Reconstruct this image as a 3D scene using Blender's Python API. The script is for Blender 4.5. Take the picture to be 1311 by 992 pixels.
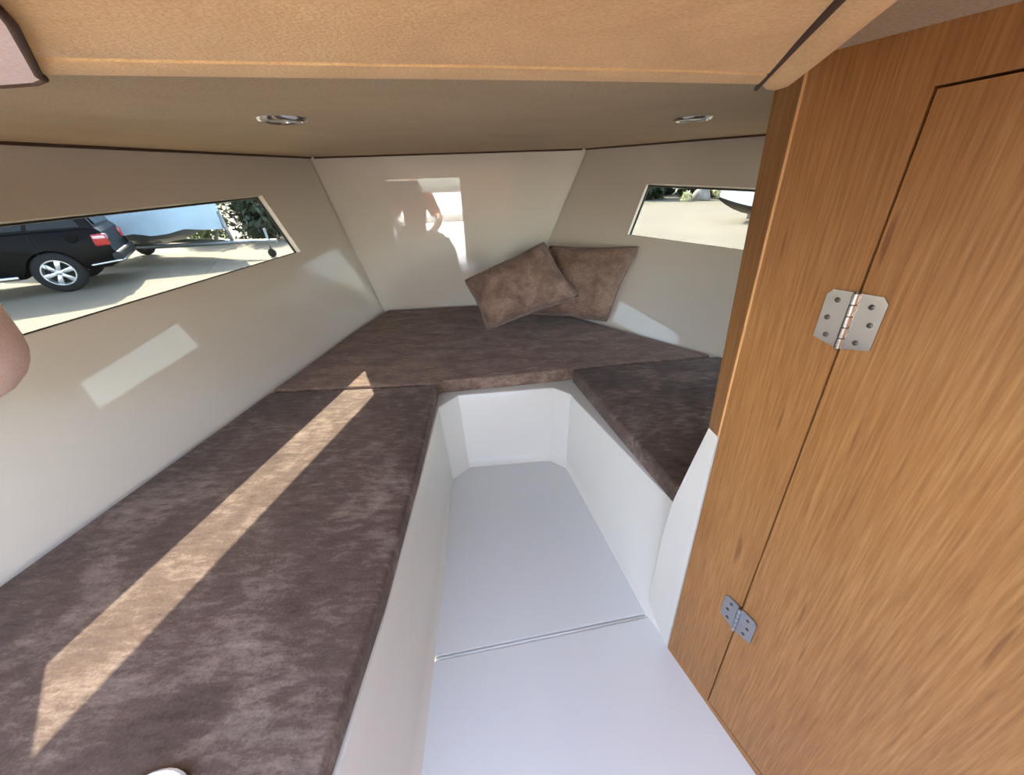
import bpy, bmesh, math, random
from mathutils import Vector, Matrix, Quaternion, noise
random.seed(7)
for o in list(bpy.data.objects): bpy.data.objects.remove(o, do_unlink=True)
scene = bpy.context.scene
COL = scene.collection

# ------------------------------------------------------------------ camera
# cabin frame: x to starboard, y to the bow, z up; z = 0 is the top of the berth cushions
cd = bpy.data.cameras.new('camera'); cam = bpy.data.objects.new('camera', cd); COL.objects.link(cam)
cd.sensor_fit = 'HORIZONTAL'; cd.sensor_width = 36.0
cd.lens = 36.0 * 474.5 / 1311.0
cd.clip_start = 0.01; cd.clip_end = 500
p, r = math.radians(30.0), math.radians(2.0)
fw = Vector((0, math.cos(p), -math.sin(p))); up0 = Vector((0, math.sin(p), math.cos(p))); rt0 = Vector((1, 0, 0))
rt = rt0*math.cos(r) - up0*math.sin(r); up = rt0*math.sin(r) + up0*math.cos(r)
m = Matrix((rt, up, -fw)).transposed().to_4x4(); m.translation = Vector((0, 0, 0.62))
cam.matrix_world = m
scene.camera = cam

# ------------------------------------------------------------------ sky, sun, exposure
SUN_DIR = Vector((0.53, -0.57, -0.63)).normalized()
SUN_STRENGTH = 9.0
SKY_STRENGTH = 0.50
EXPOSURE = 2.75
world = bpy.data.worlds.new('world'); scene.world = world; world.use_nodes = True
nt = world.node_tree; nt.nodes.clear()
sky = nt.nodes.new('ShaderNodeTexSky'); sky.sky_type = 'NISHITA'; sky.sun_disc = False; sky.ozone_density = 0.5; sky.dust_density = 1.5
sky.sun_elevation = math.asin(-SUN_DIR.z); sky.sun_rotation = math.atan2(-SUN_DIR.x, -SUN_DIR.y)
bg = nt.nodes.new('ShaderNodeBackground'); bg.inputs['Strength'].default_value = SKY_STRENGTH
wo = nt.nodes.new('ShaderNodeOutputWorld')
hs = nt.nodes.new('ShaderNodeHueSaturation'); hs.inputs['Saturation'].default_value = 0.86
nt.links.new(sky.outputs[0], hs.inputs['Color']); nt.links.new(hs.outputs[0], bg.inputs[0]); nt.links.new(bg.outputs[0], wo.inputs[0])
sl = bpy.data.lights.new('sun', 'SUN'); sl.energy = SUN_STRENGTH; sl.angle = math.radians(0.53); sl.color = (1, 0.93, 0.80)
sun = bpy.data.objects.new('sun', sl); COL.objects.link(sun); sun.location = (-8, 8, 12)
sun.rotation_euler = SUN_DIR.to_track_quat('-Z', 'Y').to_euler()
vs = scene.view_settings
vs.view_transform = 'Standard'; vs.look = 'None'; vs.gamma = 1.0; vs.use_curve_mapping = False; vs.exposure = EXPOSURE

# ------------------------------------------------------------------ materials
def lin(c): return tuple(((v/255)/12.92 if v/255 <= 0.04045 else ((v/255+0.055)/1.055)**2.4) for v in c) + (1,)
def base(name):
    mt = bpy.data.materials.new(name); mt.use_nodes = True
    return mt, mt.node_tree, mt.node_tree.nodes['Principled BSDF']
def plain(name, col, rough=0.5, metal=0.0, ior=1.5, noise_amt=0.06, nscale=30, bump=0.0, bscale=200, coat=0.0):
    mt, t, b = base(name)
    tc = t.nodes.new('ShaderNodeTexCoord')
    n = t.nodes.new('ShaderNodeTexNoise'); n.inputs['Scale'].default_value = nscale; n.inputs['Detail'].default_value = 4
    t.links.new(tc.outputs['Object'], n.inputs['Vector'])
    rp = t.nodes.new('ShaderNodeValToRGB')
    c = lin(col)
    rp.color_ramp.elements[0].position = 0.3; rp.color_ramp.elements[1].position = 0.7
    rp.color_ramp.elements[0].color = tuple(v*(1-noise_amt) for v in c[:3])+(1,)
    rp.color_ramp.elements[1].color = tuple(min(1, v*(1+noise_amt)) for v in c[:3])+(1,)
    t.links.new(n.outputs['Fac'], rp.inputs[0]); t.links.new(rp.outputs[0], b.inputs['Base Color'])
    b.inputs['Roughness'].default_value = rough; b.inputs['Metallic'].default_value = metal; b.inputs['IOR'].default_value = ior
    b.inputs['Coat Weight'].default_value = coat; b.inputs['Coat Roughness'].default_value = 0.03
    if bump:
        n2 = t.nodes.new('ShaderNodeTexNoise'); n2.inputs['Scale'].default_value = bscale; n2.inputs['Detail'].default_value = 3
        t.links.new(tc.outputs['Object'], n2.inputs['Vector'])
        bp = t.nodes.new('ShaderNodeBump'); bp.inputs['Strength'].default_value = bump; bp.inputs['Distance'].default_value = 0.002
        t.links.new(n2.outputs['Fac'], bp.inputs['Height']); t.links.new(bp.outputs[0], b.inputs['Normal'])
    return mt
def suede(name, dark, mid, light, scale=5.0, sheen=0.25, fine=240, bump=0.35, stretch=(1, 1, 1), speck=0.0):
    mt, t, b = base(name)
    tc = t.nodes.new('ShaderNodeTexCoord'); mp = t.nodes.new('ShaderNodeMapping'); mp.inputs['Scale'].default_value = stretch
    t.links.new(tc.outputs['Object'], mp.inputs['Vector'])
    a = t.nodes.new('ShaderNodeTexNoise'); a.inputs['Scale'].default_value = scale; a.inputs['Detail'].default_value = 9; a.inputs['Roughness'].default_value = 0.68; a.inputs['Distortion'].default_value = 0.5
    f = t.nodes.new('ShaderNodeTexNoise'); f.inputs['Scale'].default_value = fine; f.inputs['Detail'].default_value = 2
    t.links.new(mp.outputs[0], a.inputs['Vector']); t.links.new(tc.outputs['Object'], f.inputs['Vector'])
    rp = t.nodes.new('ShaderNodeValToRGB'); e = rp.color_ramp.elements
    e[0].position = 0.27; e[0].color = lin(dark); e[1].position = 0.78; e[1].color = lin(light)
    k = e.new(0.50); k.color = lin(mid)
    if speck:
        s2 = t.nodes.new('ShaderNodeTexNoise'); s2.inputs['Scale'].default_value = scale*9; s2.inputs['Detail'].default_value = 4; s2.inputs['Roughness'].default_value = 0.7
        mp2 = t.nodes.new('ShaderNodeMapping'); mp2.inputs['Scale'].default_value = (0.45, 1.5, 1)
        t.links.new(mp.outputs[0], mp2.inputs['Vector']); t.links.new(mp2.outputs[0], s2.inputs['Vector'])
        ad = t.nodes.new('ShaderNodeMix'); ad.data_type = 'FLOAT'; ad.inputs['Factor'].default_value = speck
        t.links.new(a.outputs['Fac'], ad.inputs['A']); t.links.new(s2.outputs['Fac'], ad.inputs['B'])
        t.links.new(ad.outputs['Result'], rp.inputs[0])
    else:
        t.links.new(a.outputs['Fac'], rp.inputs[0])
    mx = t.nodes.new('ShaderNodeMix'); mx.data_type = 'RGBA'; mx.blend_type = 'OVERLAY'; mx.inputs['Factor'].default_value = 0.35
    t.links.new(rp.outputs[0], mx.inputs['A']); t.links.new(f.outputs['Fac'], mx.inputs['B'])
    t.links.new(mx.outputs['Result'], b.inputs['Base Color'])
    b.inputs['Roughness'].default_value = 0.9; b.inputs['Specular IOR Level'].default_value = 0.15
    b.inputs['Sheen Weight'].default_value = sheen; b.inputs['Sheen Roughness'].default_value = 0.5
    bp = t.nodes.new('ShaderNodeBump'); bp.inputs['Strength'].default_value = bump; bp.inputs['Distance'].default_value = 0.0015
    t.links.new(f.outputs['Fac'], bp.inputs['Height']); t.links.new(bp.outputs[0], b.inputs['Normal'])
    return mt
def oak(name, tint=1.0, offs=0.0):
    # veneer, grain along the local z axis
    mt, t, b = base(name)
    tc = t.nodes.new('ShaderNodeTexCoord'); mp = t.nodes.new('ShaderNodeMapping'); mp.inputs['Scale'].default_value = (1, 1, 0.035); mp.inputs['Location'].default_value = (offs, offs, 0)
    t.links.new(tc.outputs['Object'], mp.inputs['Vector'])
    a = t.nodes.new('ShaderNodeTexNoise'); a.inputs['Scale'].default_value = 330; a.inputs['Detail'].default_value = 5; a.inputs['Roughness'].default_value = 0.65
    t.links.new(mp.outputs[0], a.inputs['Vector'])
    mp2 = t.nodes.new('ShaderNodeMapping'); mp2.inputs['Scale'].default_value = (1, 1, 0.10); mp2.inputs['Location'].default_value = (3+offs, 0, 0)
    t.links.new(tc.outputs['Object'], mp2.inputs['Vector'])
    c = t.nodes.new('ShaderNodeTexNoise'); c.inputs['Scale'].default_value = 16; c.inputs['Detail'].default_value = 3
    t.links.new(mp2.outputs[0], c.inputs['Vector'])
    rp = t.nodes.new('ShaderNodeValToRGB'); e = rp.color_ramp.elements
    e[0].position = 0.28; e[0].color = lin((140*tint, 92*tint, 46*tint)); e[1].position = 0.70; e[1].color = lin((180*tint, 131*tint, 76*tint))
    k = e.new(0.48); k.color = lin((162*tint, 111*tint, 58*tint))
    t.links.new(a.outputs['Fac'], rp.inputs[0])
    mx = t.nodes.new('ShaderNodeMix'); mx.data_type = 'RGBA'; mx.blend_type = 'SOFT_LIGHT'; mx.inputs['Factor'].default_value = 0.3
    t.links.new(rp.outputs[0], mx.inputs['A']); t.links.new(c.outputs['Fac'], mx.inputs['B'])
    # short dark medullary flecks
    mp3 = t.nodes.new('ShaderNodeMapping'); mp3.inputs['Scale'].default_value = (1, 1, 0.09); mp3.inputs['Location'].default_value = (7+offs, 2, 1)
    t.links.new(tc.outputs['Object'], mp3.inputs['Vector'])
    g = t.nodes.new('ShaderNodeTexNoise'); g.inputs['Scale'].default_value = 75; g.inputs['Detail'].default_value = 1
    t.links.new(mp3.outputs[0], g.inputs['Vector'])
    rg = t.nodes.new('ShaderNodeValToRGB'); rg.color_ramp.elements[0].position = 0.69; rg.color_ramp.elements[1].position = 0.76
    rg.color_ramp.elements[0].color = (1, 1, 1, 1); rg.color_ramp.elements[1].color = (0.5, 0.42, 0.36, 1)
    t.links.new(g.outputs['Fac'], rg.inputs[0])
    m2 = t.nodes.new('ShaderNodeMix'); m2.data_type = 'RGBA'; m2.blend_type = 'MULTIPLY'; m2.inputs['Factor'].default_value = 0.8
    t.links.new(mx.outputs['Result'], m2.inputs['A']); t.links.new(rg.outputs[0], m2.inputs['B'])
    t.links.new(m2.outputs['Result'], b.inputs['Base Color'])
    b.inputs['Roughness'].default_value = 0.42
    bp = t.nodes.new('ShaderNodeBump'); bp.inputs['Strength'].default_value = 0.12; bp.inputs['Distance'].default_value = 0.001
    t.links.new(a.outputs['Fac'], bp.inputs['Height']); t.links.new(bp.outputs[0], b.inputs['Normal'])
    return mt
def glass_tint(name, tint):
    mt = bpy.data.materials.new(name); mt.use_nodes = True; t = mt.node_tree; t.nodes.clear()
    o = t.nodes.new('ShaderNodeOutputMaterial'); tr = t.nodes.new('ShaderNodeBsdfTransparent'); tr.inputs[0].default_value = tint+(1,)
    gl = t.nodes.new('ShaderNodeBsdfGlossy'); gl.inputs['Roughness'].default_value = 0.01
    fr = t.nodes.new('ShaderNodeFresnel'); fr.inputs[0].default_value = 1.45
    mx = t.nodes.new('ShaderNodeMixShader')
    # outer faces only: the slab's inner faces must not totally reflect
    ge = t.nodes.new('ShaderNodeNewGeometry'); sb = t.nodes.new('ShaderNodeMath'); sb.operation = 'SUBTRACT'; sb.inputs[0].default_value = 1.0
    mu = t.nodes.new('ShaderNodeMath'); mu.operation = 'MULTIPLY'
    t.links.new(ge.outputs['Backfacing'], sb.inputs[1]); t.links.new(sb.outputs[0], mu.inputs[0]); t.links.new(fr.outputs[0], mu.inputs[1])
    t.links.new(mu.outputs[0], mx.inputs[0]); t.links.new(tr.outputs[0], mx.inputs[1]); t.links.new(gl.outputs[0], mx.inputs[2]); t.links.new(mx.outputs[0], o.inputs[0])
    return mt
M = {}
M['gelcoat'] = plain('cream_gelcoat', (219, 210, 195), rough=0.02, ior=1.6, noise_amt=0.015, nscale=3)
M['liner'] = plain('white_liner_gelcoat', (236, 233, 222), rough=0.16, ior=1.5, noise_amt=0.012, nscale=4)
M['floor'] = plain('white_floor_gelcoat', (230, 230, 226), rough=0.35, noise_amt=0.012, nscale=6, bump=0.05, bscale=300)
M['bed'] = suede('brown_suede', (52, 40, 35), (106, 88, 78), (182, 164, 149), scale=5.5, sheen=0.12, speck=0.38)
M['bed_bow'] = suede('brown_suede_streaked', (68, 51, 43), (128, 105, 91), (192, 166, 147), scale=7.5, sheen=0.12, stretch=(1, 2.4, 1), speck=0.5)
M['pillow'] = suede('brown_pillow_suede', (84, 65, 54), (134, 108, 92), (184, 156, 136), scale=13, sheen=0.12, speck=0.3)
M['piping'] = suede('piping_suede', (110, 86, 75), (140, 114, 102), (160, 134, 120), scale=20, sheen=0.1)
M['tan'] = suede('tan_headliner_suede', (214, 168, 110), (228, 182, 120), (238, 196, 136), scale=9, sheen=0.15, fine=420, bump=0.5)
M['ceil'] = suede('shaded_headliner_suede', (172, 148, 114), (178, 154, 119), (184, 160, 126), scale=6, sheen=0.05, fine=300, bump=0.15)  # same suede as the near panel, its shade put into a greyer colour
M['pink'] = suede('pinkish_beige_fabric', (236, 206, 190), (240, 212, 198), (246, 220, 206), scale=12, sheen=0.1, fine=300)
M['added_lining'] = suede('added_dark_lining', (64, 47, 34), (70, 52, 38), (76, 56, 42), scale=12, sheen=0.0)
M['pipe_gapshade'] = plain('brown_piping_and_gap_shade', (74, 50, 32), rough=0.8)  # welt colour, also used to paint the recess shadow around the ceiling
M['oak'] = oak('oak_veneer'); M['oak_door'] = oak('oak_door_veneer', 1.0, 5.0); M['oak_edge'] = oak('oak_edge', 0.86, 9.0)
M['lipping'] = plain('pale_oak_lipping', (226, 172, 112), rough=0.35, noise_amt=0.08, nscale=60)
M['gap'] = plain('dark_gap', (40, 20, 12), rough=0.9)
M['steel'] = plain('polished_steel', (205, 203, 196), rough=0.14, metal=1.0, noise_amt=0.02)
M['brushed'] = plain('brushed_steel', (176, 178, 182), rough=0.38, metal=1.0, noise_amt=0.05, nscale=90)
M['screw'] = plain('screw_head', (110, 106, 98), rough=0.35, metal=1.0)
M['pane'] = glass_tint('tinted_acrylic', (0.47, 0.475, 0.46))
M['gasket'] = plain('black_gasket', (22, 20, 20), rough=0.6)
M['lens'] = plain('frosted_lens', (206, 204, 196), rough=0.3)
M['chrome'] = plain('chrome', (210, 208, 204), rough=0.12, metal=1.0, noise_amt=0.01)
M['white_plastic'] = plain('white_plastic', (238, 238, 238), rough=0.35)
M['hullwhite'] = plain('white_hull', (240, 240, 238), rough=0.15, noise_amt=0.02)
M['carpaint'] = plain('black_car_paint', (5, 6, 9), rough=0.3, ior=1.2, noise_amt=0.05)
M['carglass'] = plain('dark_car_glass', (10, 12, 16), rough=0.08, ior=1.35)
M['cartrim'] = plain('black_plastic', (24, 24, 26), rough=0.6)
M['tyre'] = plain('tyre_rubber', (26, 26, 27), rough=0.85)
M['alloy'] = plain('alloy_wheel', (206, 208, 210), rough=0.28, metal=0.7)
M['taillight'] = plain('red_tail_light', (176, 30, 40), rough=0.1, coat=1.0)
M['clearlight'] = plain('clear_tail_light', (226, 190, 192), rough=0.1, coat=1.0)
M['carchrome'] = plain('chrome_strip', (220, 220, 220), rough=0.15, metal=1.0)
M['cover'] = plain('boat_cover_cloth', (176, 198, 212), rough=0.65, noise_amt=0.14, nscale=2.2, bump=0.6, bscale=5)
M['galv'] = plain('galvanised_steel', (150, 152, 152), rough=0.45, metal=0.8, noise_amt=0.1)
M['leaf1'] = plain('dark_leaf', (44, 56, 34), rough=0.6, noise_amt=0.4, nscale=4)
M['leaf2'] = plain('olive_leaf', (128, 132, 84), rough=0.6, noise_amt=0.3, nscale=4)
M['leaf3'] = plain('pale_leaf', (196, 196, 150), rough=0.6, noise_amt=0.25, nscale=4)
M['bark'] = plain('bark', (84, 68, 54), rough=0.9, noise_amt=0.2)
M['rock'] = plain('grey_rock', (140, 134, 126), rough=0.9, noise_amt=0.25, nscale=5, bump=0.6, bscale=8)
M['navy'] = plain('dark_hull_bottom', (22, 26, 32), rough=0.4)
M['hullgrey'] = plain('grey_hull', (120, 128, 134), rough=0.3)
M['red'] = plain('red_cotton', (176, 62, 52), rough=0.85)
M['denim'] = plain('grey_denim', (86, 86, 88), rough=0.9)
M['skin'] = plain('skin', (206, 158, 132), rough=0.55)
M['hair'] = plain('brown_hair', (58, 42, 32), rough=0.6)
M['deckgrey'] = plain('grey_nonslip', (178, 176, 170), rough=0.7)
def paving():
    mt, t, b = base('pale_paving')
    tc = t.nodes.new('ShaderNodeTexCoord'); mp = t.nodes.new('ShaderNodeMapping'); mp.inputs['Rotation'].default_value = (0, 0, 0.5)
    t.links.new(tc.outputs['Object'], mp.inputs['Vector'])
    br = t.nodes.new('ShaderNodeTexBrick'); br.inputs['Scale'].default_value = 4.0
    br.inputs['Color1'].default_value = lin((116, 109, 92)); br.inputs['Color2'].default_value = lin((108, 101, 85)); br.inputs['Mortar'].default_value = lin((92, 86, 74))
    br.inputs['Mortar Size'].default_value = 0.02
    t.links.new(mp.outputs[0], br.inputs['Vector'])
    n = t.nodes.new('ShaderNodeTexNoise'); n.inputs['Scale'].default_value = 0.6; n.inputs['Detail'].default_value = 5
    t.links.new(tc.outputs['Object'], n.inputs['Vector'])
    mx = t.nodes.new('ShaderNodeMix'); mx.data_type = 'RGBA'; mx.blend_type = 'SOFT_LIGHT'; mx.inputs['Factor'].default_value = 0.35
    t.links.new(br.outputs[0], mx.inputs['A']); t.links.new(n.outputs['Fac'], mx.inputs['B'])
    t.links.new(mx.outputs['Result'], b.inputs['Base Color']); b.inputs['Roughness'].default_value = 0.9
    return mt
M['paving'] = paving()

# ------------------------------------------------------------------ helpers
def link(o, parent=None):
    COL.objects.link(o)
    if parent is not None: o.parent = parent
    return o
def tag(o, label=None, cat=None, group=None, kind=None):
    if label: o['label'] = label
    if cat: o['category'] = cat
    if group: o['group'] = group
    if kind: o['kind'] = kind
    return o
def empty(name, loc=(0, 0, 0), rz=0.0):
    o = bpy.data.objects.new(name, None); o.empty_display_size = 0.05; COL.objects.link(o)
    o.location = loc; o.rotation_euler = (0, 0, rz); return o
def obj(name, bm, mat, parent=None, smooth=False, angle=None):
    bmesh.ops.recalc_face_normals(bm, faces=bm.faces[:])
    me = bpy.data.meshes.new(name); bm.to_mesh(me); bm.free()
    for mt in (mat if isinstance(mat, (list, tuple)) else [mat]): me.materials.append(mt)
    if smooth:
        for pl in me.polygons: pl.use_smooth = True
        if angle: me.set_sharp_from_angle(angle=math.radians(angle))
    return link(bpy.data.objects.new(name, me), parent)
def add_prism(bm, poly, z0, z1, bevel=0.0, seg=3, top_only=False):
    b2 = bmesh.new()
    lo = [b2.verts.new((x, y, z0)) for x, y in poly]; hi = [b2.verts.new((x, y, z1)) for x, y in poly]
    n = len(poly)
    b2.faces.new(lo[::-1]); b2.faces.new(hi)
    for i in range(n): b2.faces.new((lo[i], lo[(i+1) % n], hi[(i+1) % n], hi[i]))
    bmesh.ops.recalc_face_normals(b2, faces=b2.faces[:])
    if bevel:
        es = [e for e in b2.edges if not top_only or all(v.co.z > (z0+z1)/2 for v in e.verts)]
        bmesh.ops.bevel(b2, geom=es, offset=bevel, segments=seg, profile=0.5, affect='EDGES', clamp_overlap=True)
    merge(bm, b2)
def merge(bm, b2, mat=None):
    me = bpy.data.meshes.new('tmp')
    if mat is not None: bmesh.ops.transform(b2, matrix=mat, verts=b2.verts[:])
    b2.to_mesh(me); b2.free(); bm.from_mesh(me); bpy.data.meshes.remove(me)
def add_box(bm, c, s, rot=None, bevel=0.0, seg=2):
    b2 = bmesh.new(); bmesh.ops.create_cube(b2, size=1.0)
    bmesh.ops.scale(b2, vec=Vector(s), verts=b2.verts[:])
    if bevel: bmesh.ops.bevel(b2, geom=b2.edges[:], offset=bevel, segments=seg, profile=0.5, affect='EDGES', clamp_overlap=True)
    mt = Matrix.Translation(Vector(c)) @ (rot.to_4x4() if rot else Matrix.Identity(4))
    merge(bm, b2, mt)
def add_tube(bm, pts, r, n=8, closed=False):
    pts = [Vector(q) for q in pts]; N = len(pts); rings = []
    rr = r if isinstance(r, (list, tuple)) else [r]*N
    prev = None
    for i in range(N):
        if closed: d = pts[(i+1) % N] - pts[i-1]
        else: d = pts[min(i+1, N-1)] - pts[max(i-1, 0)]
        d.normalize()
        ref = prev if prev is not None else (Vector((0, 0, 1)) if abs(d.z) < 0.9 else Vector((1, 0, 0)))
        a = (ref - d*ref.dot(d)).normalized(); prev = a; b = d.cross(a)
        rings.append([bm.verts.new(pts[i] + (a*math.cos(2*math.pi*k/n) + b*math.sin(2*math.pi*k/n))*rr[i]) for k in range(n)])
    for i in range(N if closed else N-1):
        A, B = rings[i], rings[(i+1) % N]
        for k in range(n): bm.faces.new((A[k], A[(k+1) % n], B[(k+1) % n], B[k]))
    if not closed: bm.faces.new(rings[0][::-1]); bm.faces.new(rings[-1])
def add_lathe(bm, prof, n=24, mat=None):
    b2 = bmesh.new(); rings = []
    for rad, z in prof:
        if rad < 1e-6: rings.append([b2.verts.new((0, 0, z))])
        else: rings.append([b2.verts.new((rad*math.cos(2*math.pi*k/n), rad*math.sin(2*math.pi*k/n), z)) for k in range(n)])
    for A, B in zip(rings, rings[1:]):
        for k in range(n):
            if len(A) == 1 and len(B) == 1: continue
            if len(A) == 1: b2.faces.new((A[0], B[k], B[(k+1) % n]))
            elif len(B) == 1: b2.faces.new((A[k], A[(k+1) % n], B[0]))
            else: b2.faces.new((A[k], A[(k+1) % n], B[(k+1) % n], B[k]))
    merge(bm, b2, mat)
def smooth_path(pts, sub=6):
    pts = [Vector(q) for q in pts]; out = []
    for i in range(len(pts)-1):
        p0 = pts[max(i-1, 0)]; p1 = pts[i]; p2 = pts[i+1]; p3 = pts[min(i+2, len(pts)-1)]
        for k in range(sub):
            t = k/sub
            out.append(0.5*((2*p1)+(p2-p0)*t+(2*p0-5*p1+4*p2-p3)*t*t+(3*p1-p0-3*p2+p3)*t**3))
    out.append(pts[-1]); return out

# ------------------------------------------------------------------ the cabin shell
ZC = 0.71
class Wall:
    # a flat hull side: s runs aft from the front corner, t runs up the leaning wall
    def __init__(self, A, B, lean, outx):
        self.A = Vector(A); d = Vector(B) - self.A; d.z = 0; self.d = d.normalized()
        n = self.d.cross(Vector((0, 0, 1)))
        if n.x*outx < 0: n = -n
        L = math.radians(lean)
        self.u = Vector((0, 0, math.cos(L))) + n*math.sin(L)
        self.n = self.d.cross(self.u)
        if self.n.x*outx < 0: self.n = -self.n
    def at(self, s, t, o=0.0): return self.A + self.d*s + self.u*t + self.n*o
    def st(self, P):
        q = Vector(P) - self.A; return (q.dot(self.d), q.dot(self.u))
port = Wall((-0.689, 1.974, 0), (-0.960, 0.435, 0), 14, -1)
stbd = Wall((0.081, 2.027, 0), (0.773, 1.284, 0), 19, 1)
FD = Vector((math.cos(math.radians(4)), math.sin(math.radians(4)), 0)); FN = Vector((-FD.y, FD.x, 0))
BULK_Y = -0.70
PW = [port.st(q) for q in ((-0.906, 1.569, 0.577), (-0.846, 1.610, 0.369), (-1.03, 0.615, 0.358), (-1.06, 0.655, 0.563))]
SW = [stbd.st(q) for q in ((0.594, 1.762, 0.566), (0.529, 1.735, 0.373), (0.965, 1.258, 0.350), (1.00, 1.30, 0.545))]
def wall_window(name, w, hole, s0, s1, th=0.028):
    t0, t1 = -0.20, 0.80
    # front edge follows the raked corner with the front wall
    def front(t):
        P = w.A + w.u*t; k = (P - Vector((-0.689, 1.974, 0))).dot(FN)/w.d.dot(FN); return -k
    outer = [(front(t1)+s0, t1), (front(t0)+s0, t0), (s1, t0), (s1, t1)]   # top-front, bottom-front, bottom-aft, top-aft
    bm = bmesh.new(); L = []
    for off in (0.0, th):
        L.append(([bm.verts.new(w.at(s, t, off)) for s, t in outer], [bm.verts.new(w.at(s, t, off)) for s, t in hole]))
    for O, Hh in L:
        for i in range(4): bm.faces.new((O[i], O[(i+1) % 4], Hh[(i+1) % 4], Hh[i]))
    for i in range(4):
        bm.faces.new((L[0][0][i], L[0][0][(i+1) % 4], L[1][0][(i+1) % 4], L[1][0][i]))
        bm.faces.new((L[0][1][i], L[0][1][(i+1) % 4], L[1][1][(i+1) % 4], L[1][1][i]))
    return tag(obj(name, bm, M['gelcoat']), kind='structure')
wall_window('wall_port', port, PW, -0.004, 2.75)
wall_window('wall_starboard', stbd, SW, -0.004, 2.6)
def window(name, w, hole, th=0.028):
    c = Vector((sum(h[0] for h in hole)/4, sum(h[1] for h in hole)/4, 0))
    def grow(g): return [(h[0]+g*(1 if h[0] > c.x else -1), h[1]+g*(1 if h[1] > c.y else -1)) for h in hole]
    bm = bmesh.new(); q = grow(0.012)
    A = [bm.verts.new(w.at(s, t, th+0.001)) for s, t in q]; B = [bm.verts.new(w.at(s, t, th+0.007)) for s, t in q]
    bm.faces.new(A); bm.faces.new(B)
    for i in range(4): bm.faces.new((A[i], A[(i+1) % 4], B[(i+1) % 4], B[i]))
    pane = tag(obj(name, bm, M['pane']), kind='structure')
    bm = bmesh.new(); a, b = grow(0.0), grow(-0.004)
    R = [[bm.verts.new(w.at(s, t, o)) for s, t in ring] for ring, o in ((a, th-0.008), (b, th-0.008), (b, th+0.0005), (a, th+0.0005))]
    for k in range(4):
        P, Q = R[k], R[(k+1) % 4]
        for i in range(4): bm.faces.new((P[i], P[(i+1) % 4], Q[(i+1) % 4], Q[i]))
    obj('window_gasket', bm, M['gasket'], pane)
window('window_1', port, PW); window('window_2', stbd, SW)
# front wall between the raked corners
def cornerpt(w, t):
    P = w.A + w.u*t; k = (P - Vector((-0.689, 1.974, 0))).dot(FN)/w.d.dot(FN); return P - w.d*k
bm = bmesh.new(); vv = []
for off in (0.0, 0.03):
    for w, sx in ((port, -1), (stbd, 1)):
        for t in (-0.20, 0.80):
            q = cornerpt(w, t) + FD*(0.006*sx) + FN*off; vv.append(bm.verts.new(q))
for f in ((0, 2, 3, 1), (4, 5, 7, 6), (0, 1, 5, 4), (2, 6, 7, 3), (1, 3, 7, 5), (0, 4, 6, 2)): bm.faces.new([vv[i] for i in f])
tag(obj('wall_front', bm, M['gelcoat']), kind='structure')
# small fillets where the hull sides meet the front wall
for i, (w, sx) in enumerate(((port, 1), (stbd, -1))):
    a, b = cornerpt(w, -0.06), cornerpt(w, 0.705/w.u.z)
    inn = (FD*sx - FN).normalized()
    bm = bmesh.new(); rad = 0.005
    rows = []
    e1 = FD*sx; e2 = w.d
    for q in (a, b):
        cc = q + e1*rad + e2*rad
        row = []
        for k in range(7):
            th = k/6
            row.append(bm.verts.new(q + e1*rad*(1-math.sin(th*math.pi/2)) + e2*rad*(1-math.cos(th*math.pi/2)) + inn*0.0004))
        rows.append(row)
    for k in range(6): bm.faces.new((rows[0][k], rows[0][k+1], rows[1][k+1], rows[1][k]))
    bmesh.ops.solidify(bm, geom=bm.faces[:], thickness=0.0006)
    tag(obj('trim_%d' % (i+1), bm, M['gelcoat'], smooth=True, angle=50), kind='structure')

# forward headliner (ceiling) with rolled edge and a dark brown strip painting the recess shadow at the walls
cf = [cornerpt(port, ZC/port.u.z), cornerpt(stbd, ZC/stbd.u.z)]
def wallz(w, s, z): return w.at(s, z/w.u.z)
pc = [cf[0], cf[1], wallz(stbd, 1.75, ZC), wallz(port, 1.70, ZC)]
bm = bmesh.new()
poly = [(cf[0].x-0.03, cf[0].y+0.03), (cf[1].x+0.03, cf[1].y+0.03), (pc[2].x+0.03, pc[2].y), (0.95, -0.15), (-1.15, 0.15), (pc[3].x-0.03, pc[3].y)]
add_prism(bm, poly, ZC, ZC+0.05)
tag(obj('ceiling', bm, M['ceil']), kind='structure')
bm = bmesh.new()
ins = 0.006
path = [wallz(port, 1.75, ZC-0.001) - port.n*ins]
for s in (1.2, 0.6, 0.03): path.append(wallz(port, s, ZC-0.001) - port.n*ins)
path += [cf[0] - FN*ins + FD*0.03, cf[0]*0.5 + cf[1]*0.5 - FN*ins, cf[1] - FN*ins - FD*0.03]
for s in (0.03, 0.6, 1.2, 1.75): path.append(wallz(stbd, s, ZC-0.001) - stbd.n*ins)
add_tube(bm, [q - Vector((0, 0, 0.001)) for q in path], 0.006, 8)
tag(obj('trim_3', bm, M['pipe_gapshade'], smooth=True), kind='structure')

# deck above everything except an added hatch opening, widened to let in more sky light
HX0, HX1, HY0, HY1 = -0.95, 0.35, BULK_Y-0.02, -0.10
bm = bmesh.new()
for x0, x1, y0, y1 in ((-1.75, 1.75, HY1, 2.35), (-1.75, HX0, BULK_Y-0.03, HY1), (HX1, 1.75, BULK_Y-0.03, HY1)):
    add_prism(bm, [(x0, y0), (x1, y0), (x1, y1), (x0, y1)], 0.785, 0.82)
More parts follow.
